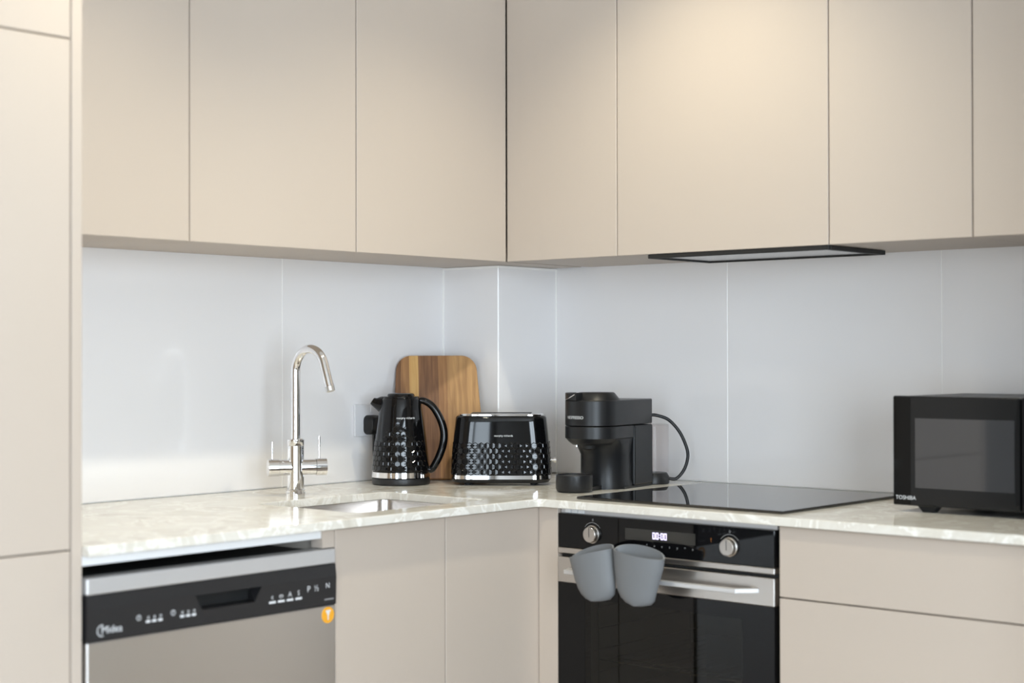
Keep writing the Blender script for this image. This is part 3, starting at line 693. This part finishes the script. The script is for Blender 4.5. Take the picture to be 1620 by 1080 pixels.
obj('column', loft(new(), [stad(0.0645, -0.1012, -0.128, 0.0), stad(0.0645, -0.1012, -0.128, 0.012), stad(0.0620, -0.1012, -0.130, 0.020), stad(0.0610, -0.1012, -0.132, 0.085), stad(0.0635, -0.1012, -0.150, 0.112), stad(0.0660, -0.1012, -0.180, 0.1265)]), 'satin', t, smooth=40)
obj('nozzle', lathe(new(), [(0.010, 0.100), (0.016, 0.103), (0.018, 0.1118)], 24, (0, HC-0.02)), 'matte', t, smooth=40)
obj('nozzle_trim', lathe(new(), [(0.004, 0.106), (0.004, 0.1119)], 12, (-0.036, HC-0.018)), 'chrome', t, smooth=40)
lid = obj('lid', lathe(new(), [(0.0600, 0.2226), (0.0585, 0.2245), (0.046, 0.2400), (0.043, 0.2418), (0.020, 0.2425)], 48, (0.004, HC+0.012)), 'satin', t, smooth=30)
bm = new(); hh = []
for z, e in ((0.2228, 0.0), (0.2400, 0.0), (0.2415, 0.002)):
    r0, r1 = 0.047+e, HW-e; A = [math.radians(185+i*78/14) for i in range(15)]
    hh.append([(r1*math.cos(a), HC+r1*math.sin(a), z) for a in A]+[(r0*math.cos(a), HC+0.006+r0*math.sin(a), z) for a in A[::-1]])
loft(bm, hh); obj('lid_lever', bm, 'satin', t, smooth=40)
pts = []
for i in range(13):
    k = i/12; a = math.radians(188+k*72); r = HW+0.0006; pts.append((r*math.cos(a), HC+r*math.sin(a), 0.2228+0.015*max(0, (k-0.45)/0.55)**1.6))
obj('chrome_trim', tube(new(), pts, 0.0011, 8), 'chrome', t, smooth=60)
bm = cyl(new(), (-HW*0.985, HC-0.004, 0.193), (-HW-0.0022, HC-0.004, 0.193), 0.008, 20); obj('button', bm, 'satin2', t, smooth=40)
obj('lettering', put_text(new(), 'NESPRESSO', 0.0105, lambda x, y: ((HW+0.0005)*math.cos(4.50+x/HW), HC+(HW+0.0005)*math.sin(4.50+x/HW), 0.1805+y)), 'print', t)
obj('cup_stand', lathe(new(), [(0.038, 0.0), (0.0430, 0.003), (0.0452, 0.010), (0.0455, 0.0415), (0.0440, 0.0430), (0.0415, 0.0430), (0.0405, 0.0395), (0.01, 0.0390)], 48, (-0.003, -0.281)), 'satin', t, smooth=40)
obj('stand_link', box(-0.022, 0.022, -0.238, -0.190, 0.0, 0.010), 'satin2', t)
obj('base_rail', box(-0.062, 0.0655, -0.150, -0.001, 0.0, 0.0055), 'satin2', t)
tk = (0.044, 0.047)
tank = obj('water_tank', lathe(new(), [(0.0405, 0.030), (0.0410, 0.150), (0.0395, 0.151)], 40, tk, cap0=False, cap1=False), 'clear', t, smooth=40)
obj('tank_lid', lathe(new(), [(0.0415, 0.1515), (0.0415, 0.1535), (0.040, 0.1545)], 40, tk), 'clear', tank, smooth=40)
obj('tank_base', lathe(new(), [(0.040, 0.0), (0.0425, 0.002), (0.0425, 0.018), (0.036, 0.029)], 40, tk), 'satin2', t, smooth=40)
iv = basis(t).inverted()
def pix(x, y, P):     # a picture point taken to the depth of P (vertical plane facing the viewer)
    d = Fw*FPX+R2*(x-810)+U2*(540-y); return CAM+d*((Vector(P)-CAM).dot(Vd)/d.dot(Vd))
Pd = Vector((0.66, -0.11, 1.0))
cp_ = [pix(x, y, Pd) for x, y in ((1028, 656), (1040, 657), (1058, 664), (1075, 683), (1086, 707), (1088, 724), (1082, 743), (1070, 757), (1058, 763), (1046, 763))]
cp_ = [Vector((p.x, p.y, max(p.z, ZC+0.013))) for p in cp_]
obj('power_cord', tube(new(), spline(cp_, 6), 0.0043, 12), 'satin2', t, True, smooth=60)

# ------------------------------------------------------------------ microwave
mx0, my0, mz0, mz1 = 1.464, -0.386, 0.9135, 1.1465
t = thing('microwave', (1.69, -0.22, ZC), 0, 'black microwave oven with grey door window at right end of the worktop', 'microwave')
obj('case', box(mx0+0.004, 1.915, my0+0.024, -0.050, mz0+0.002, mz1-0.001, bev=0.004, seg=2), 'satin2', t, True)
dr_ = obj('door', box(mx0, 1.7475, my0, my0+0.0235, mz0, mz1, bev=0.003, seg=2), 'mwdoor', t, True)
fm = lambda x, z, e=0.0005: plane_fn((x, my0-e, z), (1, 0, 0), (0, 0, 1))
obj('glossy_strip', box(mx0+0.0022, mx0+0.041, my0-0.0008, my0+0.0005, mz0+0.003, mz1-0.003), 'mwgloss', dr_, True)
obj('window', box(mx0+0.052, 1.7365, my0-0.0009, my0+0.0006, mz0+0.0385, mz1-0.047, bev=0.0004), 'mwpane', dr_, True)
bm = new(); P = []
for i in range(13):
    v = i/12; P.append((1.7475-0.0015-0.0095*(1-(2*v-1)**2)**0.5*0.9, v))
poly = [(1.7475, my0-0.0022, mz0+0.004)]+[(1.7462-0.006*math.sin(math.pi*v)*0.0-0.010*(1-(2*v-0.9)**2*0.55), my0-0.0022, mz0+0.004+(mz1-mz0-0.008)*v) for _, v in P]+[(1.7475, my0-0.0022, mz1-0.004)]
prism(bm, poly, (0, 0.0015, 0)); obj('curved_edge', bm, 'gloss', dr_, True)
obj('control_panel', box(1.7490, 1.919, my0, my0+0.0235, mz0, mz1, bev=0.003, seg=2), 'gloss', t, True)
for i in range(2):
    z = 1.09-0.085*i
    obj('knob', loft(new(), [[(1.834+r*math.cos(2*math.pi*k/32), y, z+r*math.sin(2*math.pi*k/32)) for k in range(32)] for r, y in ((0.024, my0-0.0002), (0.023, my0-0.014), (0.021, my0-0.0155))]), 'satin', t, True, smooth=40)
obj('lettering', put_text(new(), 'TOSHIBA', 0.0115, fm(mx0+0.0305, mz0+0.0165, 0.0014)), 'print', dr_, True)
for x in (1.535, 1.865):
    for y in (my0+0.03, -0.09):
        obj('foot', loft(new(), [rrect(x-a, x+a, y-b, y+b, 0.004, z, 3) for z, a, b in ((ZC, 0.014, 0.010), (ZC+0.005, 0.018, 0.012), (mz0+0.0018, 0.026, 0.014))]), 'matte', t, True)

# ------------------------------------------------------------------ recessed downlights (the room's own lamps)
for x, y, e, where in DOWN:
    t = thing('downlight', (x, y, CEIL-0.002), 0, 'round recessed ceiling downlight '+where, 'downlight', 'recessed ceiling downlights')
    obj('bezel', loft(new(), [[(r*math.cos(2*math.pi*k/32), r*math.sin(2*math.pi*k/32), z) for k in range(32)] for r, z in ((0.032, 0.0005), (0.045, 0.0005), (0.043, -0.006), (0.034, -0.004), (0.032, 0.0005))], False, False), 'white', t, smooth=40)
    obj('lens', lathe(new(), [(0.0315, -0.0005), (0.0315, 0.0008)], 32), 'lampglow', t)
    l = bpy.data.lights.new('downlight_lamp', 'SPOT'); l.energy = e; l.color = LAMP; l.spot_size = math.radians(116); l.spot_blend = 0.75; l.shadow_soft_size = 0.03
    lo = bpy.data.objects.new('downlight_lamp', l); C.objects.link(lo); lo.parent = t; lo.location = (0, 0, -0.012)
